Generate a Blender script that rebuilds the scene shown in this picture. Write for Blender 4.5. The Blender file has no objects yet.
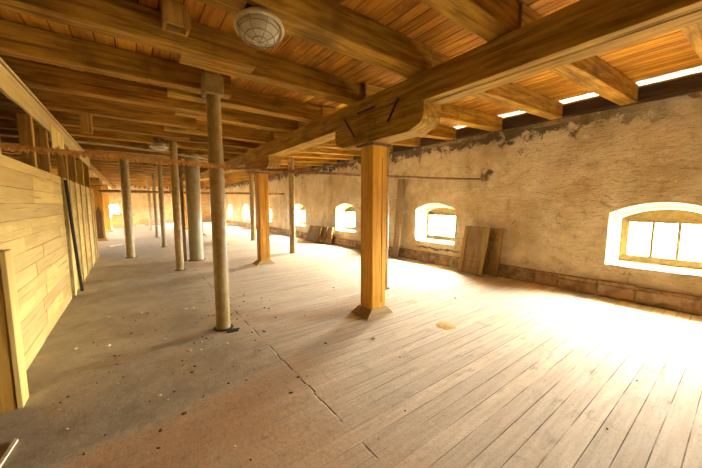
import bpy, bmesh, math, random
from mathutils import Vector, Matrix, noise

random.seed(7)
S = bpy.context.scene
C = bpy.context.collection
PI = math.pi

# ------------------------------------------------------------------ render look
S.view_settings.view_transform = 'Standard'
S.view_settings.look = 'None'
S.view_settings.gamma = 1.0
S.view_settings.use_curve_mapping = False
S.view_settings.exposure = 1.95
try:
    S.cycles.max_bounces = 12
    S.cycles.diffuse_bounces = 8
    S.cycles.glossy_bounces = 4
    S.cycles.transparent_max_bounces = 12
    S.cycles.sample_clamp_indirect = 12.0
    S.cycles.use_denoising = True
    S.cycles.denoiser = 'OPENIMAGEDENOISE'
    S.cycles.caustics_reflective = False
    S.cycles.caustics_refractive = False
except Exception:
    pass

# ------------------------------------------------------------------ materials
def nt(name):
    m = bpy.data.materials.new(name); m.use_nodes = True
    t = m.node_tree; t.nodes.clear()
    out = t.nodes.new('ShaderNodeOutputMaterial')
    b = t.nodes.new('ShaderNodeBsdfPrincipled')
    t.links.new(b.outputs[0], out.inputs[0])
    return m, t, b

class G:
    """little node-graph writer"""
    def __init__(s, t): s.t = t
    def n(s, kind, **kw):
        x = s.t.nodes.new(kind)
        for k, v in kw.items(): setattr(x, k, v)
        return x
    def put(s, sock, v):
        if isinstance(v, bpy.types.NodeSocket): s.t.links.new(v, sock)
        elif v is not None: sock.default_value = v
    def m(s, op, a, b=None, c=None, clamp=False):
        x = s.n('ShaderNodeMath', operation=op, use_clamp=clamp)
        s.put(x.inputs[0], a); s.put(x.inputs[1], b); s.put(x.inputs[2], c)
        return x.outputs[0]
    def mix(s, f, a, b, blend='MIX'):
        x = s.n('ShaderNodeMix', data_type='RGBA', blend_type=blend)
        s.put(x.inputs[0], f)
        for i, v in ((6, a), (7, b)):
            if isinstance(v, tuple) and len(v) == 3: v = (*v, 1)
            s.put(x.inputs[i], v)
        return x.outputs[2]
    def ss(s, v, lo, hi):
        x = s.n('ShaderNodeMapRange', interpolation_type='SMOOTHSTEP')
        s.put(x.inputs[0], v); x.inputs[1].default_value = lo; x.inputs[2].default_value = hi
        x.inputs[3].default_value = 0; x.inputs[4].default_value = 1
        return x.outputs[0]
    def coord(s, scale=(1, 1, 1), loc=None):
        tc = s.n('ShaderNodeTexCoord')
        mp = s.n('ShaderNodeMapping')
        s.t.links.new(tc.outputs['Object'], mp.inputs[0])
        mp.inputs['Scale'].default_value = scale
        if loc is not None: s.put(mp.inputs['Location'], loc)
        return mp.outputs[0]
    def noise(s, vec, scale, detail=4, rough=.55, dist=0):
        x = s.n('ShaderNodeTexNoise')
        s.put(x.inputs['Vector'], vec); x.inputs['Scale'].default_value = scale
        x.inputs['Detail'].default_value = detail; x.inputs['Roughness'].default_value = rough
        x.inputs['Distortion'].default_value = dist
        return x.outputs[0]
    def bump(s, h, strength, dist, bsdf):
        x = s.n('ShaderNodeBump'); x.inputs['Strength'].default_value = strength
        x.inputs['Distance'].default_value = dist; s.put(x.inputs['Height'], h)
        s.t.links.new(x.outputs[0], bsdf.inputs['Normal'])

def wood(name, light, dark, axis='x', stain=None, stain_amt=.5, rough=.75, var=.35, island=False, fine=1.0):
    m, t, b = nt(name); g = G(t)
    info = g.n('ShaderNodeObjectInfo')
    rnd = info.outputs['Random']
    if island:
        rnd = g.n('ShaderNodeNewGeometry').outputs['Random Per Island']
    sc = {'x': (1.2, 14, 14), 'y': (14, 1.2, 14), 'z': (14, 14, 1.2)}[axis]
    cmb = g.n('ShaderNodeCombineXYZ')
    for i in range(3): g.put(cmb.inputs[i], g.m('MULTIPLY', rnd, 37.0 + 11 * i))
    v = g.coord(sc, cmb.outputs[0])
    n1 = g.noise(v, 1.6 * fine, 6, .62, .35)
    v2 = g.coord(tuple(.25 if q < 5 else .12 for q in sc), cmb.outputs[0])
    n2 = g.noise(v2, 6, 4, .6)
    col = g.mix(g.ss(n1, .32, .68), dark, light)
    v3 = g.coord(tuple(.8 if q < 5 else 34 for q in sc), cmb.outputs[0])
    chk = g.m('MULTIPLY', g.ss(g.noise(v3, 1.0, 3, .5), .62, .70), .6)
    col = g.mix(chk, col, tuple(.3 * q for q in dark))
    # every timber has its own tone
    tone = g.m('ADD', 1 - var / 2, g.m('MULTIPLY', rnd, var))
    hsv = g.n('ShaderNodeHueSaturation'); g.put(hsv.inputs['Value'], tone); g.put(hsv.inputs['Color'], col)
    g.put(hsv.inputs['Hue'], g.m('ADD', .494, g.m('MULTIPLY', rnd, .012)))
    col = hsv.outputs[0]
    if stain:
        col = g.mix(g.m('MULTIPLY', g.ss(n2, .5, .72), stain_amt), col, stain)
    t.links.new(col, b.inputs['Base Color'])
    b.inputs['Roughness'].default_value = rough
    b.inputs['Specular IOR Level'].default_value = .1
    g.bump(g.m('SUBTRACT', n1, chk), .4, .01, b)
    return m

M = {}
M['joist'] = wood('old_joist_timber', (.45, .24, .032), (.205, .098, .011), 'x', (.08, .034, .006), .55)
M['girder'] = wood('girder_timber', (.45, .255, .042), (.22, .115, .015), 'y', (.11, .054, .009), .5, var=.1)
M['corbel'] = wood('corbel_timber', (.40, .225, .038), (.20, .105, .015), 'y', (.10, .05, .009), .5)
M['pillar'] = wood('planed_pillar_timber', (.68, .36, .055), (.50, .235, .028), 'z', (.32, .125, .014), .4, .6, fine=.6)
M['shoe'] = wood('pillar_shoe_timber', (.48, .36, .19), (.30, .19, .08), 'x', (.58, .49, .33), .7)
M['ceil'] = wood('ceiling_boards', (.60, .285, .036), (.38, .155, .015), 'y', (.16, .06, .008), .5, island=True, var=.5)
M['plank'] = wood('pale_partition_planks', (.68, .51, .19), (.56, .395, .125), 'y', (.46, .31, .09), .4, .8, island=True, var=.30, fine=.5)
M['plankv'] = wood('pale_upright_boards', (.76, .56, .20), (.60, .41, .12), 'z', (.42, .27, .08), .4, .8, island=True, var=.3, fine=.6)
M['stud'] = wood('partition_stud_timber', (.52, .31, .065), (.34, .18, .028), 'z', None, 0, .8)
M['greywood'] = wood('weathered_grey_boards', (.33, .225, .105), (.23, .15, .065), 'z', (.16, .10, .045), .5, .85, island=True, var=.2)
M['greywood2'] = wood('weathered_brown_battens', (.36, .235, .09), (.25, .155, .055), 'z', (.17, .10, .04), .5, .85, var=.25)
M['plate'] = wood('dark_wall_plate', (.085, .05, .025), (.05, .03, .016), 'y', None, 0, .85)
M['palelath'] = wood('limewashed_soffit', (.80, .72, .52), (.66, .56, .36), 'y', None, 0, .9)
M['crate'] = wood('crate_boards', (.66, .42, .15), (.48, .28, .09), 'x', None, 0, .8, island=True)

def plaster_wall():
    m, t, b = nt('rough_ochre_plaster'); g = G(t)
    v = g.coord()
    big = g.noise(v, .9, 5, .6)
    mid = g.noise(v, 4.5, 7, .68, .3)
    fin = g.noise(v, 26, 5, .7)
    col = g.mix(g.ss(big, .35, .66), (.52, .39, .19), (.74, .62, .38))
    col = g.mix(g.m('MULTIPLY', g.ss(mid, .52, .70), .55), col, (.82, .72, .50))
    col = g.mix(g.m('MULTIPLY', g.ss(mid, .47, .33), .6), col, (.36, .245, .11))
    col = g.mix(g.m('MULTIPLY', g.ss(fin, .40, .30), .7), col, (.20, .12, .05))
    sep = g.n('ShaderNodeSeparateXYZ'); t.links.new(v, sep.inputs[0])
    z = sep.outputs[2]; y = sep.outputs[1]
    # cracks: thin voronoi borders, only here and there
    vw = g.n('ShaderNodeTexVoronoi', feature='DISTANCE_TO_EDGE')
    wob = g.n('ShaderNodeVectorMath', operation='ADD')
    nv = g.n('ShaderNodeTexNoise'); g.put(nv.inputs['Vector'], v); nv.inputs['Scale'].default_value = 3; nv.inputs['Detail'].default_value = 4
    g.put(wob.inputs[0], v); g.put(wob.inputs[1], nv.outputs[1])
    g.put(vw.inputs['Vector'], wob.outputs[0]); vw.inputs['Scale'].default_value = 1.5
    crack = g.m('MULTIPLY', g.ss(vw.outputs[0], .010, .002), g.ss(g.noise(v, 1.7, 3), .56, .66))
    # fallen plaster and bare dark rubble along the ragged top of the wall
    edge = g.m('ADD', g.m('SUBTRACT', 3.17, z), g.m('MULTIPLY', g.m('SUBTRACT', mid, .5), 1.2))
    topd = g.m('MULTIPLY', g.ss(edge, .22, .08), g.ss(y, .2, 2.6))
    # hole in the plaster where the pipe enters
    dy = g.m('SUBTRACT', y, 3.72); dz = g.m('MULTIPLY', g.m('SUBTRACT', z, 2.28), .6)
    hole = g.m('SQRT', g.m('ADD', g.m('MULTIPLY', dy, dy), g.m('MULTIPLY', dz, dz)))
    hole = g.ss(g.m('ADD', hole, g.m('MULTIPLY', g.m('SUBTRACT', mid, .5), .9)), .11, .03)
    # bare brick courses under the second window
    d2 = g.m('ABSOLUTE', g.m('SUBTRACT', z, g.m('ADD', .40, g.m('MULTIPLY', g.m('SUBTRACT', mid, .5), .25))))
    under = g.m('MULTIPLY', g.ss(d2, .035, .012), g.m('MULTIPLY', g.ss(y, 4.2, 4.5), g.ss(y, 5.9, 5.5)))
    # old limewash runs further back, darker and streaked
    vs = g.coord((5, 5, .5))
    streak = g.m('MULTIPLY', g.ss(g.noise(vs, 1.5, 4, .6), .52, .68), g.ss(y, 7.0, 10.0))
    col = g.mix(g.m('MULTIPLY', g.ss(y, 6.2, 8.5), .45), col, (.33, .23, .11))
    col = g.mix(g.m('MULTIPLY', streak, .55), col, (.66, .54, .33))
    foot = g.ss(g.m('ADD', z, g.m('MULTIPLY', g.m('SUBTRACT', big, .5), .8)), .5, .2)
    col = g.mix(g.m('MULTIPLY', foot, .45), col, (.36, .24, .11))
    dark = g.m('MAXIMUM', g.m('MAXIMUM', crack, topd), g.m('MAXIMUM', hole, under))
    col = g.mix(g.m('MULTIPLY', dark, .88), col, (.09, .05, .024))
    t.links.new(col, b.inputs['Base Color'])
    b.inputs['Roughness'].default_value = .95
    b.inputs['Specular IOR Level'].default_value = .15
    lump = g.noise(g.coord((1, 2.0, 5.0)), 2.2, 7, .62, .5)
    h = g.m('ADD', g.m('MULTIPLY', mid, .7), g.m('ADD', g.m('MULTIPLY', fin, .35), g.m('MULTIPLY', lump, 1.3)))
    h = g.m('SUBTRACT', h, g.m('MULTIPLY', dark, .8))
    g.bump(h, .9, .05, b)
    return m
M['plaster'] = plaster_wall()

def reveal_plaster():
    m, t, b = nt('whitewashed_reveal'); g = G(t)
    v = g.coord()
    n = g.noise(v, 7, 5, .6)
    col = g.mix(g.ss(n, .4, .62), (.60, .48, .25), (.74, .64, .42))
    t.links.new(col, b.inputs['Base Color']); b.inputs['Roughness'].default_value = .95
    g.bump(n, .5, .02, b)
    return m
M['reveal'] = reveal_plaster()

def floor_mat():
    m, t, b = nt('dusty_plank_floor'); g = G(t)
    v = g.coord()
    sep = g.n('ShaderNodeSeparateXYZ'); t.links.new(v, sep.inputs[0])
    x, y = sep.outputs[0], sep.outputs[1]
    yy = g.m('DIVIDE', g.m('ADD', y, 100 - .045), .131)
    idx = g.m('FLOOR', yy)
    fr = g.m('ABSOLUTE', g.m('SUBTRACT', g.m('FRACT', yy), .5))           # .5 at a seam
    wn = g.n('ShaderNodeTexWhiteNoise', noise_dimensions='1D'); g.put(wn.inputs['W'], idx)
    br = wn.outputs[0]
    big = g.noise(v, .55, 4, .6); mid = g.noise(v, 3.2, 6, .65, .3); fin = g.noise(v, 22, 6, .7)
    st = g.noise(g.coord((1.0, 13, 1)), 1.8, 6, .6, .2)
    # right bay: pale scrubbed boards
    base = g.mix(g.ss(st, .3, .7), (.56, .48, .33), (.70, .62, .47))
    tone = g.n('ShaderNodeHueSaturation'); g.put(tone.inputs['Value'], g.m('ADD', .9, g.m('MULTIPLY', br, .18))); g.put(tone.inputs['Color'], base)
    col = tone.outputs[0]
    # greyer left of the board joint, orange-brown in front of a slanting line
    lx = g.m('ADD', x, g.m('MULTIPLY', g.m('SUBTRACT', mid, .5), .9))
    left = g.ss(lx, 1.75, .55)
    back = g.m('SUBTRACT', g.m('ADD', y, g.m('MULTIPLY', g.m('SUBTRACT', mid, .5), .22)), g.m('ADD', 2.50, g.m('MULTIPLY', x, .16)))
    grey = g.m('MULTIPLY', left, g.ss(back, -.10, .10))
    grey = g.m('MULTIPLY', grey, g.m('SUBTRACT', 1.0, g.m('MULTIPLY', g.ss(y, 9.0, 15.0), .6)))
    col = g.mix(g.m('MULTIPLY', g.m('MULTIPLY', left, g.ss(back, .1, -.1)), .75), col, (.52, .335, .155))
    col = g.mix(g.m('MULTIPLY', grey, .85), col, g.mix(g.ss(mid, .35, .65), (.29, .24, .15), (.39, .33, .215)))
    # dirt blotches
    col = g.mix(g.m('MULTIPLY', g.ss(mid, .56, .72), .35), col, (.30, .215, .12))
    bl = g.m('MULTIPLY', g.ss(g.noise(g.coord((.8, 3.2, 1)), 2.6, 6, .7), .56, .70), g.m('MULTIPLY', g.ss(y, 3.2, 1.2), g.ss(x, .9, 1.5)))
    col = g.mix(g.m('MULTIPLY', bl, .55), col, (.22, .155, .09))
    col = g.mix(g.m('MULTIPLY', g.ss(fin, .64, .74), .55), col, (.20, .14, .08))
    col = g.mix(g.m('MULTIPLY', g.ss(fin, .36, .28), .35), col, (.78, .68, .52))
    grit = g.noise(v, 60, 3, .7)
    col = g.mix(g.m('MULTIPLY', g.ss(grit, .56, .70), .5), col, (.20, .145, .075))
    clod = g.noise(g.coord((1.6, 2.4, 1)), 7, 5, .7, .6)
    col = g.mix(g.m('MULTIPLY', g.m('MULTIPLY', g.ss(clod, .54, .68), left), .5), col, (.24, .18, .10))
    col = g.mix(g.m('MULTIPLY', g.ss(grit, .40, .28), .3), col, (.80, .71, .52))
    # seams: clear near the windows, choked with dust elsewhere
    seam = g.ss(fr, .462, .488)
    vis = g.m('MULTIPLY', g.ss(x, .4, 2.6), g.ss(g.noise(g.coord((.7, 4, 1)), 2.0, 4), .36, .58))
    vis = g.m('ADD', g.m('MULTIPLY', vis, .85), g.m('MULTIPLY', g.ss(mid, .5, .62), .12))
    seam = g.m('MULTIPLY', seam, g.m('MINIMUM', vis, 1.0))
    # the joint where the boards butt end to end
    jx = g.m('ABSOLUTE', g.m('SUBTRACT', x, g.m('ADD', 1.16, g.m('MULTIPLY', g.m('SUBTRACT', br, .5), .02))))
    jn = g.m('MULTIPLY', g.ss(jx, .010, .004), g.ss(g.noise(g.coord((.1, 1.6, 1)), 2.2, 3), .44, .56))
    j2 = g.m('ABSOLUTE', g.m('SUBTRACT', x, 4.9))
    jn = g.m('MAXIMUM', jn, g.m('MULTIPLY', g.ss(j2, .010, .004), .35))
    dark = g.m('MAXIMUM', seam, g.m('MULTIPLY', jn, .9))
    col = g.mix(dark, col, (.085, .055, .03))
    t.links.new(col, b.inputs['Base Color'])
    b.inputs['Roughness'].default_value = .85
    b.inputs['Specular IOR Level'].default_value = .2
    h = g.m('ADD', g.m('MULTIPLY', mid, .6), g.m('MULTIPLY', fin, .3))
    h = g.m('SUBTRACT', h, g.m('MULTIPLY', dark, .7))
    g.bump(h, .5, .02, b)
    return m
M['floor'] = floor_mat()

def simple(name, c1, c2, scale=8, rough=.7, metal=0, spec=.4, bump=.2, spots=None):
    m, t, b = nt(name); g = G(t)
    v = g.coord()
    n = g.noise(v, scale, 6, .65, .2)
    col = g.mix(g.ss(n, .38, .62), c1, c2)
    if spots:
        col = g.mix(g.m('MULTIPLY', g.ss(g.noise(v, scale * .35, 5, .7), .58, .68), .75), col, spots)
    t.links.new(col, b.inputs['Base Color'])
    b.inputs['Roughness'].default_value = rough; b.inputs['Metallic'].default_value = metal
    b.inputs['Specular IOR Level'].default_value = spec
    g.bump(n, bump, .01, b)
    return m
M['pipe'] = simple('khaki_painted_steel', (.26, .165, .045), (.345, .235, .078), 9, .45, 0, .5, .1, (.20, .11, .03))
M['duct'] = simple('grey_green_duct', (.235, .19, .085), (.31, .255, .12), 5, .45, 0, .5, .1, (.19, .14, .06))
M['rust'] = simple('rusty_iron', (.42, .19, .04), (.60, .31, .07), 20, .8, 0, .2, .3)
M['rustpipe'] = simple('rusty_pipe', (.22, .12, .05), (.36, .20, .08), 14, .75, .1, .3, .2)
M['iron'] = simple('black_iron', (.02, .015, .012), (.045, .032, .022), 20, .65, .4, .4, .3)
M['darkpost'] = simple('dark_brown_post', (.14, .075, .03), (.20, .11, .045), 7, .75, 0, .3, .2)
M['plinth'] = simple('rubble_curb', (.20, .125, .06), (.36, .24, .12), 6, .95, 0, .1, .8, (.10, .06, .03))
M['frame'] = simple('window_frame_paint', (.19, .155, .06), (.26, .21, .085), 12, .7, 0, .3, .1)
M['cream'] = simple('cream_enamel', (.46, .38, .20), (.54, .46, .26), 6, .45, 0, .5, .05)
M['wire'] = simple('cage_wire', (.26, .19, .10), (.36, .28, .15), 20, .5, .4, .5, .05)
M['sand'] = simple('yellow_sand', (.50, .34, .11), (.64, .45, .17), 30, .95, 0, .1, .6)
M['crumb'] = simple('dark_crumb', (.10, .07, .04), (.22, .16, .09), 30, .95, 0, .1, .3)
M['palewood'] = simple('pale_split_wood', (.70, .58, .38), (.80, .70, .50), 20, .85, 0, .2, .2)

def glass_pane():
    m = bpy.data.materials.new('window_glass'); m.use_nodes = True
    t = m.node_tree; t.nodes.clear(); g = G(t)
    out = g.n('ShaderNodeOutputMaterial'); mx = g.n('ShaderNodeMixShader')
    tr = g.n('ShaderNodeBsdfTransparent'); gl = g.n('ShaderNodeBsdfGlossy')
    tr.inputs[0].default_value = (.96, .97, .97, 1); gl.inputs['Roughness'].default_value = .05
    mx.inputs[0].default_value = .06
    t.links.new(tr.outputs[0], mx.inputs[1]); t.links.new(gl.outputs[0], mx.inputs[2])
    t.links.new(mx.outputs[0], out.inputs[0])
    return m
M['glass'] = glass_pane()
def dome_glass():
    m, t, b = nt('dusty_lamp_glass'); g = G(t)
    n = g.noise(g.coord(), 14, 5, .6)
    t.links.new(g.mix(g.ss(n, .35, .65), (.78, .70, .48), (.88, .82, .62)), b.inputs['Base Color'])
    b.inputs['Roughness'].default_value = .18
    b.inputs['Transmission Weight'].default_value = .25
    b.inputs['Coat Weight'].default_value = .5
    return m
M['dome'] = dome_glass()

# ------------------------------------------------------------------ mesh helpers
def link(name, bm, mat, parent=None, loc=(0, 0, 0), rot=(0, 0, 0), smooth=False):
    bmesh.ops.recalc_face_normals(bm, faces=bm.faces)
    me = bpy.data.meshes.new(name); bm.to_mesh(me); bm.free()
    if smooth:
        for p in me.polygons: p.use_smooth = True
        try: me.set_sharp_from_angle(angle=math.radians(40))
        except Exception: pass
    for q in (mat if isinstance(mat, (list, tuple)) else [mat]): me.materials.append(q)
    o = bpy.data.objects.new(name, me); C.objects.link(o)
    o.location = loc; o.rotation_euler = rot
    if parent: o.parent = parent
    return o

def empty(name, loc=(0, 0, 0), rot=(0, 0, 0)):
    o = bpy.data.objects.new(name, None); C.objects.link(o)
    o.location = loc; o.rotation_euler = rot; o.empty_display_size = .1
    return o

def tag(o, label, cat, group=None):
    o['label'] = label; o['category'] = cat
    if group: o['group'] = group
    return o

def struct(o): o['kind'] = 'structure'; return o

def box(bm, x0, x1, y0, y1, z0, z1, bev=0):
    vs = [bm.verts.new((x, y, z)) for x in (x0, x1) for y in (y0, y1) for z in (z0, z1)]
    fs = [bm.faces.new([vs[i] for i in f]) for f in
          ((0, 1, 3, 2), (4, 6, 7, 5), (0, 4, 5, 1), (2, 3, 7, 6), (0, 2, 6, 4), (1, 5, 7, 3))]
    if bev:
        es = list({e for f in fs for e in f.edges})
        bmesh.ops.bevel(bm, geom=es, offset=bev, segments=1, affect='EDGES')

def prism(bm, poly, axis, a, b):
    """poly: 2-D outline, extruded between a and b along axis"""
    def P(u, v, w): return {'x': (w, u, v), 'y': (u, w, v), 'z': (u, v, w)}[axis]
    A = [bm.verts.new(P(u, v, a)) for u, v in poly]; B = [bm.verts.new(P(u, v, b)) for u, v in poly]
    n = len(poly)
    bm.faces.new(A); bm.faces.new(B[::-1])
    for i in range(n): bm.faces.new((A[i], A[(i + 1) % n], B[(i + 1) % n], B[i]))

def tube(bm, pts, r, n=12, closed=False):
    pts = [Vector(p) for p in pts]; k = len(pts); rings = []
    for i, p in enumerate(pts):
        if closed: d = pts[(i + 1) % k] - pts[i - 1]
        else: d = pts[min(i + 1, k - 1)] - pts[max(i - 1, 0)]
        d.normalize()
        up = Vector((0, 0, 1)) if abs(d.z) < .95 else Vector((0, 1, 0))
        u = d.cross(up).normalized(); w = u.cross(d).normalized()
        rr = r[i] if isinstance(r, (list, tuple)) else r
        rings.append([bm.verts.new(p + u * rr * math.cos(2 * PI * j / n) + w * rr * math.sin(2 * PI * j / n)) for j in range(n)])
    for i in range(k if closed else k - 1):
        A, B = rings[i], rings[(i + 1) % k]
        for j in range(n): bm.faces.new((A[j], A[(j + 1) % n], B[(j + 1) % n], B[j]))
    if not closed:
        bm.faces.new(rings[0]); bm.faces.new(rings[-1][::-1])

def lathe(bm, prof, n=40):
    rings = []
    for r, z in prof:
        if r < 1e-5: rings.append([bm.verts.new((0, 0, z))])
        else: rings.append([bm.verts.new((r * math.cos(2 * PI * j / n), r * math.sin(2 * PI * j / n), z)) for j in range(n)])
    for A, B in zip(rings, rings[1:]):
        for j in range(n):
            k = (j + 1) % n
            if len(A) == 1 and len(B) == 1: continue
            if len(A) == 1: bm.faces.new((A[0], B[j], B[k]))
            elif len(B) == 1: bm.faces.new((A[j], A[k], B[0]))
            else: bm.faces.new((A[j], A[k], B[k], B[j]))
    if len(rings[0]) > 1: bm.faces.new(rings[0][::-1])
    if len(rings[-1]) > 1: bm.faces.new(rings[-1])

def timber(bm, L, w, h, ch=.012, jit=.004, seg=.45, axis='x', off=(0, 0, 0), seed=0):
    """hand-hewn beam along an axis from 0 to L, centred sideways, standing on its underside"""
    rnd = random.Random(seed); n = max(2, int(L / seg))
    prof = [(-w/2 + ch, 0), (w/2 - ch, 0), (w/2, ch), (w/2, h - ch), (w/2 - ch, h), (-w/2 + ch, h), (-w/2, h - ch), (-w/2, ch)]
    rings = []
    for i in range(n + 1):
        s = L * i / n; ring = []
        for u, v in prof:
            u += rnd.uniform(-jit, jit); v += rnd.uniform(0, jit) if v < h/2 else -rnd.uniform(0, jit)
            p = {'x': (s, u, v), 'y': (u, s, v), 'z': (u, v - h/2, s)}[axis]
            ring.append(bm.verts.new((p[0] + off[0], p[1] + off[1], p[2] + off[2])))
        rings.append(ring)
    for A, B in zip(rings, rings[1:]):
        for j in range(8): bm.faces.new((A[j], A[(j + 1) % 8], B[(j + 1) % 8], B[j]))
    bm.faces.new(rings[0]); bm.faces.new(rings[-1][::-1])

ORD = ['first', 'second', 'third', 'fourth', 'fifth', 'sixth', 'seventh', 'eighth', 'ninth', 'tenth', 'eleventh', 'twelfth',
       'thirteenth', 'fourteenth', 'fifteenth', 'sixteenth', 'seventeenth', 'eighteenth', 'nineteenth', 'twentieth',
       'twenty-first', 'twenty-second', 'twenty-third', 'twenty-fourth', 'twenty-fifth', 'twenty-sixth', 'twenty-seventh',
       'twenty-eighth', 'twenty-ninth', 'thirtieth', 'thirty-first']

# ------------------------------------------------------------------ dimensions (metres; eye at the origin, y runs down the loft)
Y0, Y1 = -9.5, 29.5
XL, XR = -5.6, 6.6
ZC = 3.30

# ------------------------------------------------------------------ floor, ceiling
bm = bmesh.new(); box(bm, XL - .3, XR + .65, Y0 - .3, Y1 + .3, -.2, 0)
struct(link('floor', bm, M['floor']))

def slope(x):                                   # the joists rise a little towards the window wall
    return 0 if x < 2.75 else (x - 2.75) * .0375
bm = bmesh.new(); rnd = random.Random(3)
x = XL - .1
while x < 6.18:
    w = rnd.uniform(.145, .185) if x < 1.2 else rnd.uniform(.115, .145)
    x1 = min(x + w, 6.2)
    y = Y0 - .2
    while y < Y1 + .2:
        y1 = min(y + rnd.uniform(3.5, 5.5), Y1 + .2)
        g = .006
        za, zb = ZC + slope(x), ZC + slope(x1)
        dz = rnd.uniform(0, .004)
        vs = [bm.verts.new(p) for p in (
            (x + g, y + .002, za + dz), (x1 - g, y + .002, zb + dz), (x1 - g, y1 - .002, zb + dz), (x + g, y1 - .002, za + dz),
            (x + g, y + .002, za + .025), (x1 - g, y + .002, zb + .025), (x1 - g, y1 - .002, zb + .025), (x + g, y1 - .002, za + .025))]
        for f in ((0, 1, 2, 3), (7, 6, 5, 4), (0, 4, 5, 1), (1, 5, 6, 2), (2, 6, 7, 3), (3, 7, 4, 0)):
            bm.faces.new([vs[i] for i in f])
        y = y1
    x = x1
# the upper layer that closes the gaps
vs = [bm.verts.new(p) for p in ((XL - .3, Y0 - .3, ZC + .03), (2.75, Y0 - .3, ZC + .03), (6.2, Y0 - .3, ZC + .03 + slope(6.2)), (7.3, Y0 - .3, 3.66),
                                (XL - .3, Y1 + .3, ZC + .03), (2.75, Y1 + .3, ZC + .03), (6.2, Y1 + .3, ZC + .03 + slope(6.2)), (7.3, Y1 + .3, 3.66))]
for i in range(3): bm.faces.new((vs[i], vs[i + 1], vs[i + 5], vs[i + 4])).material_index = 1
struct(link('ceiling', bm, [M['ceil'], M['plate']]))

# ------------------------------------------------------------------ window wall with deep arched openings
WY = [-3.45, .80, 5.13, 9.32, 13.3, 17.5, 21.7, 26.0]
HW = .655
def arch(c, hw, zb, zs, zt, n=10):
    pts = [(c - hw, zb), (c + hw, zb), (c + hw, zs)]
    for i in range(1, n):
        a = 1 - 2 * i / n
        pts.append((c + hw * a, zs + (zt - zs) * (1 - a * a)))
    pts.append((c - hw, zs))
    return pts

def loft(bm, P, xa, Q, xb):
    A = [bm.verts.new((xa, u, v)) for u, v in P]; B = [bm.verts.new((xb, u, v)) for u, v in Q]
    n = len(P); bm.faces.new(A); bm.faces.new(B[::-1])
    for i in range(n): bm.faces.new((A[i], A[(i + 1) % n], B[(i + 1) % n], B[i]))

bm = bmesh.new()
ys = []; y = Y0
while y < Y1 - .01:
    ys.append(y); y += .07 if -1 < y < 8 else (.14 if y < 15 else .5)
ys.append(Y1)
zs = [i * .08 for i in range(40)] + [3.19]
grid = []
for y in ys:
    col = []
    for z in zs:
        d = .022 * noise.noise((y * 1.3, z * 1.3, 1.7)) + .014 * noise.noise((y * 4.1, z * 4.1, 5.1)) + .006 * noise.noise((y * 11, z * 11, 9))
        zz = z
        if z > 3.15:
            zz = z + .035 * noise.noise((y * 2.2, 0, 3)) + .025 * noise.noise((y * 7, 0, 8))
        col.append(bm.verts.new((XR - d, y, zz)))
    grid.append(col)
back = [[bm.verts.new((XR + .65, y, z)) for z in (0, 3.16)] for y in ys]
for i in range(len(ys) - 1):
    for j in range(len(zs) - 1):
        bm.faces.new((grid[i][j], grid[i][j + 1], grid[i + 1][j + 1], grid[i + 1][j]))
    bm.faces.new((back[i][0], back[i + 1][0], back[i + 1][1], back[i][1]))
    bm.faces.new((grid[i][-1], back[i][1], back[i + 1][1], grid[i + 1][-1]))
    bm.faces.new((grid[i][0], grid[i + 1][0], back[i + 1][0], back[i][0]))
bm.faces.new(grid[0] + back[0][::-1]); bm.faces.new(grid[-1][::-1] + back[-1])
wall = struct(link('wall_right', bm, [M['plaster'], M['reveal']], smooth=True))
bm = bmesh.new()
for c in WY:
    loft(bm, arch(c, HW + .012, .555, 1.47, 1.655), XR - .1, arch(c, HW - .11, .655, 1.33, 1.475), XR + .70)
cut = link('cut', bm, [M['plaster'], M['reveal']])
for p in cut.data.polygons: p.material_index = 1
md = wall.modifiers.new('openings', 'BOOLEAN'); md.operation = 'DIFFERENCE'; md.solver = 'EXACT'; md.object = cut
try: md.material_mode = 'INDEX'
except Exception: pass
me = bpy.data.meshes.new_from_object(wall.evaluated_get(bpy.context.evaluated_depsgraph_get()))
wall.modifiers.clear(); old = wall.data; wall.data = me; me.name = 'wall_right'
bpy.data.objects.remove(cut); bpy.data.meshes.remove(old)

# windows: frame with two mullions, three panes of glass
XG = XR + .40
for i, c in enumerate(WY):
    hw = .56; zb, zs_, zt = .615, 1.372, 1.53
    bm = bmesh.new()
    outer = arch(c, hw, zb, zs_, zt)
    # outer arched frame and the arched board over the lights
    fw = .085
    box(bm, XG - .035, XG + .035, c - hw, c + hw, zb, zb + fw, .006)
    box(bm, XG - .035, XG + .035, c - hw, c - hw + fw, zb + fw, zs_, .006)
    box(bm, XG - .035, XG + .035, c + hw - fw, c + hw, zb + fw, zs_, .006)
    head = [(c - hw, 1.335), (c + hw, 1.335), (c + hw, zs_)] + outer[3:-1] + [(c - hw, zs_)]
    prism(bm, head, 'x', XG - .03, XG + .03)
    # the sash inside it
    box(bm, XG - .055, XG - .01, c - hw + fw, c + hw - fw, 1.29, 1.34, .005)
    box(bm, XG - .055, XG - .01, c - hw + fw, c + hw - fw, zb + fw, zb + fw + .03, .005)
    for s in (-1, 1):
        box(bm, XG - .05, XG - .005, c + s * .148 - .022, c + s * .148 + .022, zb + fw + .03, 1.29, .004)
        e = c + s * (hw - fw - .016)
        box(bm, XG - .05, XG - .005, e - .016, e + .016, zb + fw + .03, 1.29, .004)
    w = struct(link('window_%d' % (i + 1), bm, M['frame']))
    bm = bmesh.new(); box(bm, XG - .02, XG - .015, c - hw + fw, c + hw - fw, zb + fw, 1.31)
    link('window_pane', bm, M['glass'], w)

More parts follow.
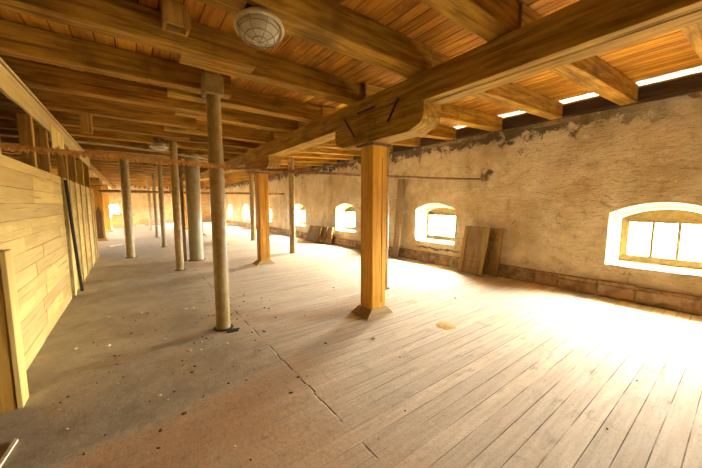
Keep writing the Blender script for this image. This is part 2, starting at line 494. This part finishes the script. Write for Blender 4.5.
# rubble curb along the foot of the wall, with a ledge line
bm = bmesh.new(); rnd = random.Random(5)
y = Y0 + .05
while y < Y1 - .1:
    y1 = min(y + rnd.uniform(.35, .8), Y1 - .05)
    z1 = .215 + rnd.uniform(-.025, .02); xf = 6.49 + rnd.uniform(-.02, .02)
    box(bm, xf, XR + .05, y + .004, y1 - .004, 0, z1, .018)
    box(bm, xf + .035 + rnd.uniform(-.01, .01), XR + .05, y + .002, y1 - .002, z1 - .005, .272 + rnd.uniform(-.008, .006), .008)
    y = y1
struct(link('baseboard_right', bm, M['plinth']))

# other walls
LY = [17.5, 21.7, 26.0]  # unseen left windows, put in for the bright floor at the far end
bm = bmesh.new(); ye = Y0 - .3
for c in LY:
    box(bm, XL - .3, XL, ye, c - .6, 0, ZC + .03)
    box(bm, XL - .3, XL, c - .6, c + .6, 0, .6); box(bm, XL - .3, XL, c - .6, c + .6, 1.5, ZC + .03); ye = c + .6
box(bm, XL - .3, XL, ye, Y1 + .3, 0, ZC + .03)
struct(link('wall_left', bm, M['plaster']))
def pierced(name, x0, x1, z1, ya, yb, holes):
    """end wall across x with rectangular window holes"""
    bm = bmesh.new(); xs = [x0]
    for c, hw, zb, zt in holes:
        box(bm, xs[-1], c - hw, ya, yb, 0, z1)
        box(bm, c - hw, c + hw, ya, yb, 0, zb); box(bm, c - hw, c + hw, ya, yb, zt, z1)
        xs.append(c + hw)
    box(bm, xs[-1], x1, ya, yb, 0, z1)
    return struct(link(name, bm, M['plaster']))
FH = [(-1.35, .55, .55, 1.6), (3.35, .55, .55, 1.6)]
pierced('wall_far', XL - .3, XR + .65, 3.6, Y1, Y1 + .5, FH)
bm = bmesh.new(); box(bm, XL - .3, XR + .65, Y0 - .5, Y0, 0, 3.6)
struct(link('wall_back', bm, M['plaster']))
k = len(WY)
for (hs, yy) in ((FH, Y1 + .25),):
    for c, hw, zb, zt in hs:
        k += 1
        bm = bmesh.new()
        box(bm, c - hw, c - hw + .07, yy - .03, yy + .03, zb, zt, .005); box(bm, c + hw - .07, c + hw, yy - .03, yy + .03, zb, zt, .005)
        box(bm, c - hw + .07, c + hw - .07, yy - .03, yy + .03, zb, zb + .07, .005); box(bm, c - hw + .07, c + hw - .07, yy - .03, yy + .03, zt - .07, zt, .005)
        for s in (-1, 1): box(bm, c + s * .15 - .015, c + s * .15 + .015, yy - .025, yy + .025, zb + .07, zt - .07, .004)
        w = struct(link('window_%d' % k, bm, M['frame']))
        bm = bmesh.new(); box(bm, c - hw + .07, c + hw - .07, yy - .003, yy + .003, zb + .07, zt - .07)
        link('window_pane', bm, M['glass'], w)

for c in LY:
    k += 1
    bm = bmesh.new(); xx = XL - .18
    box(bm, xx - .03, xx + .03, c - .6, c + .6, .6, .67, .005); box(bm, xx - .03, xx + .03, c - .6, c + .6, 1.43, 1.5, .005)
    for yy in (-.565, -.2, .2, .565): box(bm, xx - .03, xx + .03, c + yy - .03, c + yy + .03, .67, 1.43, .005)
    w = struct(link('window_%d' % k, bm, M['frame']))
    bm = bmesh.new(); box(bm, xx - .003, xx + .003, c - .56, c + .56, .66, 1.44); link('window_pane', bm, M['glass'], w)

# wall plate on top of the window wall, pale lining above it
bm = bmesh.new(); timber(bm, Y1 - Y0 - .1, .16, .20, .01, .006, .6, 'y', (0, 0, 0), 4)
o = link('wall_plate', bm, M['plate'], None, (6.46, Y0 + .05, 3.185)); tag(o, 'long dark timber lying along the top of the plaster window wall', 'beam')
bm = bmesh.new(); box(bm, 6.18, 7.28, Y0, Y1, 3.575, 3.60)
struct(link('trim_1', bm, M['palelath']))
bm = bmesh.new(); box(bm, 6.60, XR + .66, Y0 - .3, Y1 + .3, 3.12, 3.475)
struct(link('trim_2', bm, M['plinth']))

# ------------------------------------------------------------------ joists: three runs laid over the two lines of supports
LFAR = [-.60, .40, 1.40, 2.40, 3.40, 4.40, 5.42, 6.50, 7.62] + [8.62 + i * 1.0 for i in range(21)]
MFAR = [-.40, .55, 1.52, 2.46, 3.60, 4.78, 5.68, 6.98, 7.90] + [8.86 + i * 1.0 for i in range(21)]
RFAR = [-.58, .42, 1.42, 2.40, 3.50, 4.60, 5.70, 6.75, 7.75, 8.70, 9.75, 10.75, 11.75, 12.75] + [13.78 + i * 1.0 for i in range(16)]
SIDE = {'l': [], 'm': [], 'r': []}
for key, fars in (('l', LFAR), ('m', MFAR), ('r', RFAR)):
    for i, yf in enumerate(fars):
        if yf > Y1 - .05: continue
        rnd = random.Random(i * 3 + ord(key))
        w = {'l': .175, 'm': .20, 'r': .205}[key] + rnd.uniform(-.01, .015)
        if key == 'm' and i == 3: w = .25
        h = .262
        bm = bmesh.new()
        if key == 'l':
            xa = XL + .02; xb = 1.16 - rnd.uniform(0, .12); z = 3.034
            timber(bm, xb - xa, w, h, .007, .003, .4, 'x', (0, 0, 0), i)
            o = link('ceiling_joist', bm, M['joist'], None, (xa, yf - w/2, z))
        elif key == 'm':
            xa = .42 + (.16 if i > 5 else 0) + rnd.uniform(-.02, .1); xb = 2.74; z = 3.034
            timber(bm, xb - xa, w, h, .007, .003, .4, 'x', (0, 0, 0), i + 100)
            o = link('ceiling_joist', bm, M['joist'], None, (xa, yf - w/2, z))
        else:
            xa = 2.75; xb = 6.37; z = 3.034
            ya = MFAR[i] - .03 - w/2; yb = yf - .03 - w/2
            timber(bm, math.hypot(xb - xa, .135, yb - ya), w, h - .004, .007, .003, .4, 'x', (0, 0, 0), i + 200)
            o = link('ceiling_joist', bm, M['joist'], None, (xa, ya, z), (0, -math.atan2(.0375, 1), math.atan2(yb - ya, xb - xa)))
        SIDE[key].append(o)
def n_of(lst, skip): return [(o, ORD[i - skip]) for i, o in enumerate(lst) if i >= skip]
for key, skip, txt, grp in (
        ('l', 3, 'rough brown joist passing over the plank partition, %s from the camera', 'joists over the partition side'),
        ('m', 2, 'brown joist between the pipe column row and the main girder, %s from the camera', 'joists of the middle bay'),
        ('r', 1, 'brown joist between the main girder and the window wall, %s from the camera', 'joists of the window bay')):
    for i, o in enumerate(SIDE[key]):
        if i < skip:
            bpy.data.objects.remove(o); continue
        tag(o, txt % ORD[i - skip], 'joist', grp)

# ------------------------------------------------------------------ main girder, pillars, corbels
gi = empty('main_girder', (2.75, Y0 + .02, 2.72))
bm = bmesh.new(); timber(bm, Y1 - Y0 - .04, .105, .305, .006, .003, .6, 'y', (-.0975, 0, 0), 11); link('main_timber', bm, M['girder'], gi)
bm = bmesh.new(); timber(bm, Y1 - Y0 - .04, .185, .305, .010, .004, .6, 'y', (.0575, 0, 0), 12); link('side_timber', bm, M['girder'], gi)
tag(gi, 'long heavy timber girder running down the loft on top of the wooden pillars', 'beam')

def pillar(x, y, label, sz=.27, shaft_top=2.405):
    r = empty('timber_pillar', (x, y, 0))
    bm = bmesh.new(); timber(bm, shaft_top - .03, sz, sz, .012, .003, .5, 'z', (0, 0, .03), int(y * 7))
    # drying crack: a shallow slot down the camera-facing side
    sh = link('shaft', bm, M['pillar'], r)
    bm = bmesh.new()
    box(bm, .040, .047, -sz/2 - .0035, -sz/2 + .02, .18, 2.25); link('drying_crack', bm, M['darkpost'], sh)
    bm = bmesh.new()
    A = [bm.verts.new((a, b, 0)) for a, b in ((-sz/2 - .13, -sz/2 - .06), (sz/2 + .10, -sz/2 - .06), (sz/2 + .10, sz/2 + .06), (-sz/2 - .13, sz/2 + .06))]
    B = [bm.verts.new((a, b, .10)) for a, b in ((-sz/2 - .012, -sz/2 - .012), (sz/2 + .012, -sz/2 - .012), (sz/2 + .012, sz/2 + .012), (-sz/2 - .012, sz/2 + .012))]
    bm.faces.new(A[::-1]); bm.faces.new(B)
    for i in range(4): bm.faces.new((A[i], A[(i + 1) % 4], B[(i + 1) % 4], B[i]))
    link('base_shoe', bm, M['shoe'], r)
    bm = bmesh.new(); box(bm, -sz/2 - .03, sz/2 + .03, -sz/2 - .05, sz/2 + .06, shaft_top, shaft_top + .03, .004)
    link('cap_plate', bm, M['darkpost'], r)
    tag(r, label, 'pillar', 'wooden pillars under the girder')
    return r

def corbel(x, y, label, half=.87, dogs=True):
    r = empty('corbel_beam', (x, y, 2.436))
    bm = bmesh.new()
    H = .281
    prof = [(-half, H), (-half, .12), (-half + .05, .06), (-half + .22, 0), (half - .22, 0), (half - .05, .06), (half, .12), (half, H)]
    prism(bm, prof, 'x', -.15, .15)
    bmesh.ops.bevel(bm, geom=list(bm.edges), offset=.006, segments=1, affect='EDGES')
    bo = link('bolster', bm, M['corbel'], r)
    if dogs:
        for (ya, za, yb, zb) in ((.60, .405, .36, .115), (.29, .415, -.067, .418), (-.313, .175, -.495, .41)):
            bm = bmesh.new()
            d = Vector((0, yb - ya, zb - za)); L = d.length; d.normalize(); s = Vector((0, -d.z, d.y)) * .008
            q = [Vector((0, ya, za)), Vector((0, yb, zb))]
            P = [q[0] - s, q[0] + s, q[1] + s, q[1] - s]
            a = [bm.verts.new((-.168, p.y, p.z)) for p in P]; b2 = [bm.verts.new((-.146, p.y, p.z)) for p in P]
            bm.faces.new(a); bm.faces.new(b2[::-1])
            for i in range(4): bm.faces.new((a[i], a[(i + 1) % 4], b2[(i + 1) % 4], b2[i]))
            link('iron_dog', bm, M['iron'], bo)
    tag(r, label, 'corbel', 'corbels on the pillars')
    return r
PX = 2.80
PY = [3.245, 7.78, 12.5, 17.1, 21.7, 26.2]
POS = ['nearest, thick orange timber pillar standing in the middle of the floor', 'second orange timber pillar down the row, beside a thin pipe column',
       'third timber pillar down the row, seen just right of the near pipe column', 'fourth timber pillar down the row, bright orange behind the fat duct',
       'fifth timber pillar down the girder row, deep in the loft', 'last timber pillar of the girder row by the far wall']
for i, y in enumerate(PY):
    pillar(PX, y, POS[i])
    corbel(2.75, y - .18, 'short chamfered corbel between the girder and the %s pillar of the row' % ORD[i] + (', with iron dogs' if i == 0 else ''), dogs=(i == 0))

# ------------------------------------------------------------------ steel pipe columns (floor to ceiling)
def pipe_column(x, y, r, label, collar=None, head=False, group='pipe columns', mat='pipe'):
    root = empty('pipe_column', (x, y, 0)); top = ZC + slope(x) - .006
    bm = bmesh.new(); tube(bm, [(0, 0, .0), (0, 0, collar or .9), (0, 0, top)], r * (.93 if collar else 1), 24); link('pipe', bm, M[mat], root, smooth=True)
    if collar:
        bm = bmesh.new(); tube(bm, [(0, 0, .0), (0, 0, collar)], r, 24)
        link('lower_sleeve', bm, M[mat], root, smooth=True)
    if head:
        bm = bmesh.new(); box(bm, -.105, .10, -.105, .14, 2.90, 3.12, .01)
        link('steel_head', bm, M[mat], root)
    bm = bmesh.new()
    lathe(bm, [(r + .035, 0), (r + .035, .006), (r + .002, .008)], 20); link('floor_flange', bm, M['iron'], root)
    tag(root, label, 'column', group)
    return root
pipe_column(.865, 3.97, .086, 'nearest khaki pipe column, with a square steel head below the joists', 2.30, True)
pipe_column(.86, 8.23, .088, 'khaki pipe column second in the row behind the near one', 2.25)
pipe_column(.89, 13.1, .086, 'khaki pipe column third in the row, mid loft', 2.25)
pipe_column(.90, 17.25, .08, 'thin dark pipe column fourth in the row, far back')
pipe_column(.87, 22.2, .08, 'thin dark pipe column fifth in the row, near the far wall')
pipe_column(-.12, 11.05, .115, 'stout khaki pipe column standing alone near the end of the partition', 2.3)
pipe_column(3.80, 4.08, .075, 'slim pipe column half hidden behind the nearest timber pillar')
pipe_column(4.20, 8.95, .095, 'khaki pipe column just right of the second timber pillar')
pipe_column(4.28, 13.15, .11, 'khaki pipe column just left of the second timber pillar')
pipe_column(3.10, 13.5, .085, 'pale pipe column right behind the near pipe column')

# fat duct with a dark post beside it
r = empty('round_duct', (1.42, 9.45, 0))
bm = bmesh.new(); tube(bm, [(0, 0, 0), (0, 0, 1.6), (0, 0, 3.0)], .185, 32); link('duct_body', bm, M['duct'], r, smooth=True)
bm = bmesh.new(); tube(bm, [(0, 0, 2.0), (0, 0, 2.05)], .193, 32); link('seam_band', bm, M['duct'], r, smooth=True)
bm = bmesh.new(); lathe(bm, [(.235, 0), (.235, .012), (.188, .014)], 28); link('floor_flange', bm, M['iron'], r)
tag(r, 'fat grey-green round duct rising to the joists behind the near pipe column', 'duct')
bm = bmesh.new(); box(bm, -.06, .06, -.06, .06, 0, 3.02, .008)
tag(link('dark_post', bm, M['darkpost'], None, (1.105, 9.45, 0)), 'narrow dark brown post standing against the fat duct', 'post')

# ------------------------------------------------------------------ plank partition on the left
PXF = -.92
pa = empty('plank_partition', (PXF, 3.2, 0))
def planks(ya, yb, z0, z1, seed):
    bm = bmesh.new(); rnd = random.Random(seed); z = z0
    while z < z1 - .02:
        h = min(rnd.choice((.155, .165, .175)), z1 - z)
        if z1 - (z + h) < .05: h = z1 - z
        y = ya
        while y < yb - .01:
            yn = min(y + rnd.uniform(1.0, 2.0), yb)
            if yb - yn < .4: yn = yb
            t = rnd.uniform(0, .006)
            box(bm, -.03, t, y + .0015 - 3.2, yn - .0015 - 3.2, z + .0015, z + h - .0015, .002)
            y = yn
        z += h
    return bm
link('plank_panel', planks(3.25, 6.78, .0, 2.05, 1), M['plank'], pa)
# second bay: horizontal boards behind upright battens
link('plank_panel', planks(6.95, 11.5, .0, 2.05, 2), M['plank'], pa)
for y in (7.0, 7.55, 8.2, 8.95, 9.9, 10.9, 11.45):
    bm = bmesh.new(); box(bm, .008, .032, y - 3.2 - .05, y - 3.2 + .05, .0, 2.05, .003); link('batten', bm, M['plankv'], pa)
# studs that carry the fascia
for y, w, d in ((4.05, .09, .10), (5.32, .12, .10), (6.12, .13, .10), (7.62, .13, .11), (8.7, .12, .10), (9.9, .12, .1), (11.2, .12, .1)):
    bm = bmesh.new(); timber(bm, 2.68, w, d, .006, .002, .6, 'z', (-.004 - w/2, y - 3.2, 0), int(y * 10)); link('stud', bm, M['stud'], pa)
# fascia under the joists, thin cap along its top
bm = bmesh.new(); rnd = random.Random(9)
up, dn = [], []
n = 60
for i in range(n + 1):
    y = -2.7 + (11.6 - .5) * i / n
    dn.append((y, 2.685 + .012 * noise.noise((y * 2, 1, 1)) + .01 * noise.noise((y * 9, 2, 1))))
prism(bm, dn + [(11.6 - 3.2, 2.93), (-2.7, 2.93)], 'x', -.03, .0); link('fascia', bm, M['plank'], pa)
bm = bmesh.new(); box(bm, -.04, .018, -2.7, 8.4, 2.945, 2.965, .002); link('cap_strip', bm, M['plankv'], pa)
bm = bmesh.new(); box(bm, -.028, .004, -2.7, 8.4, 2.931, 2.944); link('dark_joint', bm, M['darkpost'], pa)
# upright slats hanging in the gap above the second bay
for k_, y in enumerate((6.42, 6.62, 6.82, 7.02, 7.22)):
    bm = bmesh.new(); box(bm, -.006, .016, y - 3.2 - .085, y - 3.2 + .085, 2.45 + .05 * ((k_ * 7) % 3), 2.80, .003); link('slat', bm, M['plankv'], pa)
# low post that ends the partition towards the camera
bm = bmesh.new(); timber(bm, 1.25, .20, .14, .012, .004, .3, 'z', (.0, .17, 0), 77); link('end_post', bm, M['stud'], pa)  # darker orange carries the shade of the front face
bm = bmesh.new(); box(bm, .102, .135, .095, .26, 0, 1.25, .004); link('lit_side_board', bm, M['plankv'], pa)  # pale board added so the post's side reads as lit
tag(pa, 'pale plank partition along the left side with open studs above it', 'partition')

bm = bmesh.new(); tube(bm, [(.02, .0, .0), (.01, -.26, .9), (.0, -.52, 2.0)], .024, 8)
tag(link('iron_bar', bm, M['iron'], None, (-.858, 7.28, 0)), 'thin black iron bar leaning in the gap between the partition bays', 'bar')

# far left pillars with corbels and their own girder
for i, (x, y, sz) in enumerate(((-1.20, 17.1, .36), (-1.25, 22.6, .34))):
    pillar(x, y, ['broad brown pillar past the end of the plank partition', 'brown pillar left of the far wall window, behind the broad one'][i], sz)
    corbel(x, y, ['corbel on the broad brown pillar past the partition', 'corbel on the brown pillar left of the far window'][i], .7, False)
bm = bmesh.new(); timber(bm, Y1 - 13.2, .28, .305, .01, .004, .6, 'y', (0, 0, 0), 15)
tag(link('side_girder', bm, M['girder'], None, (-1.2, 13.0, 2.72)), 'shorter girder over the two far left pillars beyond the partition', 'beam')
bm = bmesh.new()
P = [(-.27, -.035), (.27, -.035), (.22, .035), (-.2, .03)]
prism(bm, [(-.09, .0), (.1, .0), (.08, 1.2), (-.02, 1.4), (-.1, 1.15)], 'y', -.015, .015)
tag(link('dark_sheet', bm, M['darkpost'], None, (-1.19, 16.90, .12)), 'dark ragged sheet against the broad brown pillar', 'sheet')

# ------------------------------------------------------------------ rusty toothed bar and thin pipes across the loft
bm = bmesh.new(); poly = []
x = -1.15
while x < .955:
    poly += [(x, 0), (x + .018, .0), (x + .024, .020), (x + .036, .020)]
    x += .042
poly += [(x, 0), (x, .060), (-1.15, .060)]
poly = [(u, v - .018 * (u + 1.15)) for u, v in poly]
prism(bm, poly, 'y', -.006, .006)
tag(link('toothed_bar', bm, M['rust'], None, (0, 3.845, 2.062)), 'rusty toothed iron bar running crosswise from the partition to the near pipe column', 'bar')
bm = bmesh.new(); tube(bm, [(.975, 3.86, 2.045), (3.1, 3.86, 2.08), (5, 3.86, 2.13), (6.62, 3.80, 2.19)], .021, 10)
tag(link('thin_pipe', bm, M['rustpipe'], None, smooth=True), 'thin rusty pipe crossing from the near pipe column to the window wall', 'pipe')
bm = bmesh.new(); tube(bm, [(-1.0, 15.0, 2.12), (2.4, 15.0, 2.13), (6.6, 15.0, 2.16)], .055, 10)
tag(link('thin_pipe', bm, M['rustpipe'], None, smooth=True), 'brown pipe crossing the loft far back near the end wall', 'pipe')
bm = bmesh.new(); tube(bm, [(-3.5, 8.95, 2.96), (-.52, 8.95, 2.985), (.62, 8.95, 2.92), (1.75, 8.95, 2.84)], .022, 8)
tag(link('conduit', bm, M['cream'], None, smooth=True), 'pale conduit sagging below the joists behind the far caged lamp', 'conduit')
bm = bmesh.new(); tube(bm, [(-3.5, 10.2, 2.93), (-.5, 10.2, 2.93), (2.5, 10.2, 2.93)], .025, 8)
tag(link('conduit', bm, M['cream'], None, smooth=True), 'straight pale conduit under the joists passing behind the top of the fat duct', 'conduit')

# ------------------------------------------------------------------ caged bulkhead lamps
def lamp(loc, label, top=.178, tilt=(0, 0, 0), sc=1.0):
    r = empty('caged_lamp', loc)
    R = .165
    bm = bmesh.new(); lathe(bm, [(.06, top), (.06, .12), (.09, .10), (.09, .06)], 24); link('mounting_neck', bm, M['darkpost'], r, smooth=True)
    bm = bmesh.new(); box(bm, -.10, .10, -.035, .035, top - .022, top, .004); link('mounting_bracket', bm, M['iron'], r)
    bm = bmesh.new(); lathe(bm, [(.092, .075), (.125, .06), (.155, .02), (.158, .0), (.150, -.004), (.02, -.002)], 40); ho = link('housing', bm, M['cream'], r, smooth=True)
    bm = bmesh.new(); tube(bm, [(R * math.cos(2*PI*i/40), R * math.sin(2*PI*i/40), -.004) for i in range(40)], .016, 8, True); link('rim', bm, M['cream'], ho, smooth=True)
    bm = bmesh.new(); lathe(bm, [(.145 * math.cos(a), -.012 - .085 * math.sin(a)) for a in [PI/2 * i / 10 for i in range(10)]] + [(0, -.097)], 40); link('glass_dome', bm, M['dome'], r, smooth=True)
    bm = bmesh.new(); f = lambda q: (.162 * math.cos(q), -.006 - .105 * math.sin(q))
    for a in (0, PI/2, PI/4, 3*PI/4):
        pts = []
        for i in range(21):
            q = PI * i / 20; rr, zz = .162 * math.cos(q), -.006 - .105 * math.sin(q)
            pts.append((rr * math.cos(a), rr * math.sin(a), zz))
        tube(bm, pts, .003, 6)
    for q in (.42, .85, 1.22):
        rr, zz = f(q); tube(bm, [(rr * math.cos(2*PI*i/32), rr * math.sin(2*PI*i/32), zz) for i in range(32)], .0038, 6, True)
    link('wire_cage', bm, M['wire'], r, smooth=True)
    tag(r, label, 'lamp', 'caged ceiling lamps'); r.rotation_euler = tilt
    return r
lamp((.835, 2.27, 2.897), 'near round cream lamp in a wire cage under the joist at the top', .128, (-.16, .06, 0))
lamp((.55, 7.88, 2.86), 'far caged lamp under a joist left of the second pipe column')

# ------------------------------------------------------------------ blocks on the joists
r = empty('wooden_box', (.40, 3.10, 3.115))
bm = bmesh.new()
box(bm, -.10, .10, -.085, -.06, 0, .18, .003); box(bm, -.10, .10, .055, .08, 0, .18, .003)
box(bm, -.10, -.075, -.06, .055, 0, .18, .003); box(bm, .075, .10, -.06, .055, 0, .18, .003)
link('box_frame', bm, M['stud'], r)
bm = bmesh.new(); box(bm, -.075, .075, -.06, .055, .10, .12); link('inner_board', bm, M['darkpost'], r)
tag(r, 'small open-bottomed wooden box fixed to the nearest joist above the partition', 'box')
bm = bmesh.new(); box(bm, -.07, .07, -.06, .06, 0, .30, .006)
tag(link('hanging_block', bm, M['stud'], None, (-.51, 6.41, 2.735)), 'short upright wooden block hanging under a joist near the partition', 'block')

# ------------------------------------------------------------------ things leaning on the window wall
def lean(name, y, xb, w, h, xt, label, cat, group=None):
    a = math.asin((xt - xb) / h)
    r = empty(name, (xb, y, .0), (0, a, 0)); tag(r, label, cat, group)
    return r
r = lean('wooden_hatch', 3.72, 6.13, .72, 1.13, 6.39, 'grey-brown wooden hatch leaning on the wall right of the second window', 'hatch')
bm = bmesh.new()
for i in range(4): box(bm, -.012, .012, -.30 + .15 * i + .001, -.15 + .15 * i - .001, .02, 1.13, .002)
bp = link('board_panel', bm, M['greywood'], r)
for s in (-.26, .255):
    bm = bmesh.new(); box(bm, -.036, -.012, s - .045, s + .045, .02, 1.12, .004); link('stile', bm, M['greywood2'], r)
for z in (.16, .30, .42):
    bm = bmesh.new(); box(bm, -.018, -.0125, -.214, .21, z, z + .012); link('groove_strip', bm, M['darkpost'], bp)
r = lean('battened_panel', 3.47, 6.31, .5, 1.10, 6.50, 'narrow battened panel leaning behind the grey-brown wooden hatch', 'panel')
for s in (-.25, .2):
    bm = bmesh.new(); box(bm, -.03, .03, s - .035, s + .035, .02, 1.10, .004); link('stile', bm, M['greywood2'], r)
for z in (.05, .30, .55, .80, 1.0):
    bm = bmesh.new(); box(bm, -.025, .025, -.214, .164, z, z + .07, .004); link('rail', bm, M['greywood2'], r)
bm = bmesh.new(); box(bm, .026, .036, -.25, .2, .03, 1.09); link('backing', bm, M['greywood'], r)
# slatted frames further back
for i, (y, xb, xt, w, h, lab) in enumerate(((11.1, 6.05, 6.33, 1.0, .74, 'front slatted wooden frame of the small stack beside the third window'),
                                            (10.75, 6.18, 6.41, .95, .72, 'middle slatted wooden frame of the small stack beside the third window'),
                                            (10.35, 6.32, 6.47, .80, .70, 'rear slatted wooden frame of the small stack beside the third window'))):
    r = lean('slatted_frame', y, xb, w, h, xt, lab, 'frame', 'stacked frames by the wall')
    for s in (-1, 1):
        bm = bmesh.new(); box(bm, -.02, .02, s * (w/2 - .03) - .03, s * (w/2 - .03) + .03, .01, h, .003); link('stile', bm, M['greywood2'], r)
    bm = bmesh.new(); nsl = 7
    for q in range(nsl):
        c = -w/2 + .10 + (w - .2) * q / (nsl - 1); box(bm, -.012, .012, c - .045, c + .045, .02, h - .01, .002)
    link('slat_panel', bm, M['greywood'], r)
r = lean('loose_plank', 6.28, 6.30, .22, 2.36, 6.50, 'tall grey plank leaning on the wall left of the second window', 'plank')
bm = bmesh.new(); box(bm, -.016, .016, -.115, .115, .01, 2.36, .003); link('board', bm, M['greywood'], r)

# crate by the far wall, low board, bits
r = empty('crate', (-.55, 27.2, 0))
bm = bmesh.new()
for i in range(5):
    box(bm, -.68, .68, -.30, -.275, .02 + i * .19, .20 + i * .19, .003); box(bm, -.68, .68, .275, .30, .02 + i * .19, .20 + i * .19, .003)
    box(bm, -.68, -.655, -.27, .27, .02 + i * .19, .20 + i * .19, .003); box(bm, .655, .68, -.27, .27, .02 + i * .19, .20 + i * .19, .003)
link('crate_side', bm, M['crate'], r)
bm = bmesh.new(); box(bm, -.65, .65, -.27, .27, 0, .03); link('crate_floor', bm, M['crate'], r)
tag(r, 'orange board crate on the floor below the far end wall', 'crate')
bm = bmesh.new(); box(bm, -.5, .5, -.06, .06, 0, .08, .005)
tag(link('timber_offcut', bm, M['greywood2'], None, (1.2, 27.5, 0), (0, 0, .1)), 'dark timber offcut lying by the far wall right of the crate', 'timber')
bm = bmesh.new(); box(bm, -.30, .30, -.07, .07, 0, .03, .004)
tag(link('floor_plank', bm, M['palewood'], None, (-.62, 14.6, 0), (0, 0, .9)), 'short pale plank on the floor past the end of the partition', 'plank')

# ------------------------------------------------------------------ floor litter
bm = bmesh.new(); prism(bm, [(-.13, -.008), (.12, -.014), (.14, .006), (-.11, .012)], 'z', 0, .016)
tag(link('wood_splinter', bm, M['palewood'], None, (-.74, 2.72, .0), (0, 0, 1.5)), 'pale wood splinter on the floor by the partition end post', 'splinter')
bm = bmesh.new()
lathe(bm, [(.13 , 0), (.10, .006), (.055, .012), (0, .016)], 18)
for v in bm.verts:
    q = noise.noise((v.co.x * 18, v.co.y * 18, 2)); v.co.x *= 1 + .3 * q; v.co.y *= 1 + .3 * q
tag(link('sand_heap', bm, M['sand'], None, (3.25, 2.29, 0), smooth=True), 'small spill of yellow sand on the bright floorboards', 'sand')
bm = bmesh.new(); prism(bm, [(-.07, -.03), (.06, -.05), (.10, .02), (.02, .05), (-.06, .03)], 'z', 0, .012)
tag(link('tin_scrap', bm, M['iron'], None, (.93, 3.80, 0)), 'dark scrap of tin at the foot of the near pipe column', 'scrap')
def chip_bm(seed):
    rnd = random.Random(seed); bm = bmesh.new()
    bmesh.ops.create_icosphere(bm, subdivisions=1, radius=1)
    for v in bm.verts:
        v.co *= rnd.uniform(.65, 1.15); v.co.z = max(v.co.z * .6, -.25)
    for v in bm.verts: v.co.z += .25
    return bm
protos = []
for s in range(4):
    protos.append(link('debris_crumb', chip_bm(s), M['crumb'] if s else M['palewood']))
rnd = random.Random(21); n = 0
blocked = [(.865, 3.97, .2), (2.8, 3.245, .5), (.86, 8.23, .2), (3.8, 4.08, .2), (3.25, 2.29, .25), (-.74, 2.72, .25), (.93, 3.8, .2), (2.8, 7.78, .5)]
while n < 240:
    y = rnd.uniform(.2, 8.0); x = rnd.uniform(-.65, 6.0)
    if n > 110: y = rnd.uniform(2.2, 5.5); x = rnd.uniform(-.6, 1.6)
    if y < 1.5 and x < .9: continue
    if x > 1.3 and rnd.random() < .5: continue
    if any(math.hypot(x - a, y - b) < c for a, b, c in blocked): continue
    src = protos[rnd.choice((0, 0, 1, 2, 2, 3))]
    o = src if src.location.length == 0 else src.copy()
    if o is not src: C.objects.link(o)
    k = rnd.choice((.006, .008, .010, .013, .018)) * (1 if y > 2 else .8)
    o.scale = (k * rnd.uniform(.8, 1.7), k, k); o.location = (x, y, 0); o.rotation_euler = (0, 0, rnd.uniform(0, 6))
    tag(o, 'small crumb of debris scattered on the dusty floor', 'debris', 'crumbs scattered on the floor')
    n += 1

# ------------------------------------------------------------------ daylight: a bright overcast sky seen through the windows
W = bpy.data.worlds.new('overcast_sky'); S.world = W; W.use_nodes = True
t = W.node_tree; t.nodes.clear(); g = G(t)
out = g.n('ShaderNodeOutputWorld'); bg = g.n('ShaderNodeBackground')
tc = g.n('ShaderNodeTexCoord'); sep = g.n('ShaderNodeSeparateXYZ'); t.links.new(tc.outputs['Generated'], sep.inputs[0])
up = g.ss(sep.outputs[2], -.10, .06)
hi = g.ss(sep.outputs[2], .0, .7)
t.links.new(g.mix(hi, g.mix(up, (.16, .135, .09), (.55, .53, .49)), (1.0, .94, .82)), bg.inputs[0])
bg.inputs[1].default_value = 210.0
t.links.new(bg.outputs[0], out.inputs[0])
def portal(name, loc, rot, a, b):
    L = bpy.data.lights.new(name, 'AREA'); L.shape = 'RECTANGLE'; L.size = a; L.size_y = b
    L.cycles.is_portal = True
    o = bpy.data.objects.new(name, L); C.objects.link(o); o.location = loc; o.rotation_euler = rot
for c in WY: portal('window_daylight', (XG + .05, c, .99), (0, PI/2, 0), .70, 1.0)
for c, hw, zb, zt in FH: portal('window_daylight', (c, Y1 + .35, 1.075), (-PI/2, 0, 0), 1.1, 1.05)
for c in LY: portal('window_daylight', (XL - .27, c, 1.05), (0, -PI/2, 0), .9, 1.2)  # daylight through the added unseen left windows

# ------------------------------------------------------------------ camera
F_PX, W_PX = 295.0, 702.0
cam = bpy.data.cameras.new('camera'); cam.sensor_fit = 'HORIZONTAL'; cam.sensor_width = 36; cam.lens = F_PX / W_PX * 36
cam.clip_start = .05; cam.clip_end = 200
co = bpy.data.objects.new('camera', cam); C.objects.link(co)
pitch = math.atan(29.5 / 295); yaw = math.atan2(219, math.hypot(295, 29.5))
co.location = (0, 0, 1.6)
co.rotation_euler = (PI/2 - pitch, 0, -yaw)
S.camera = co
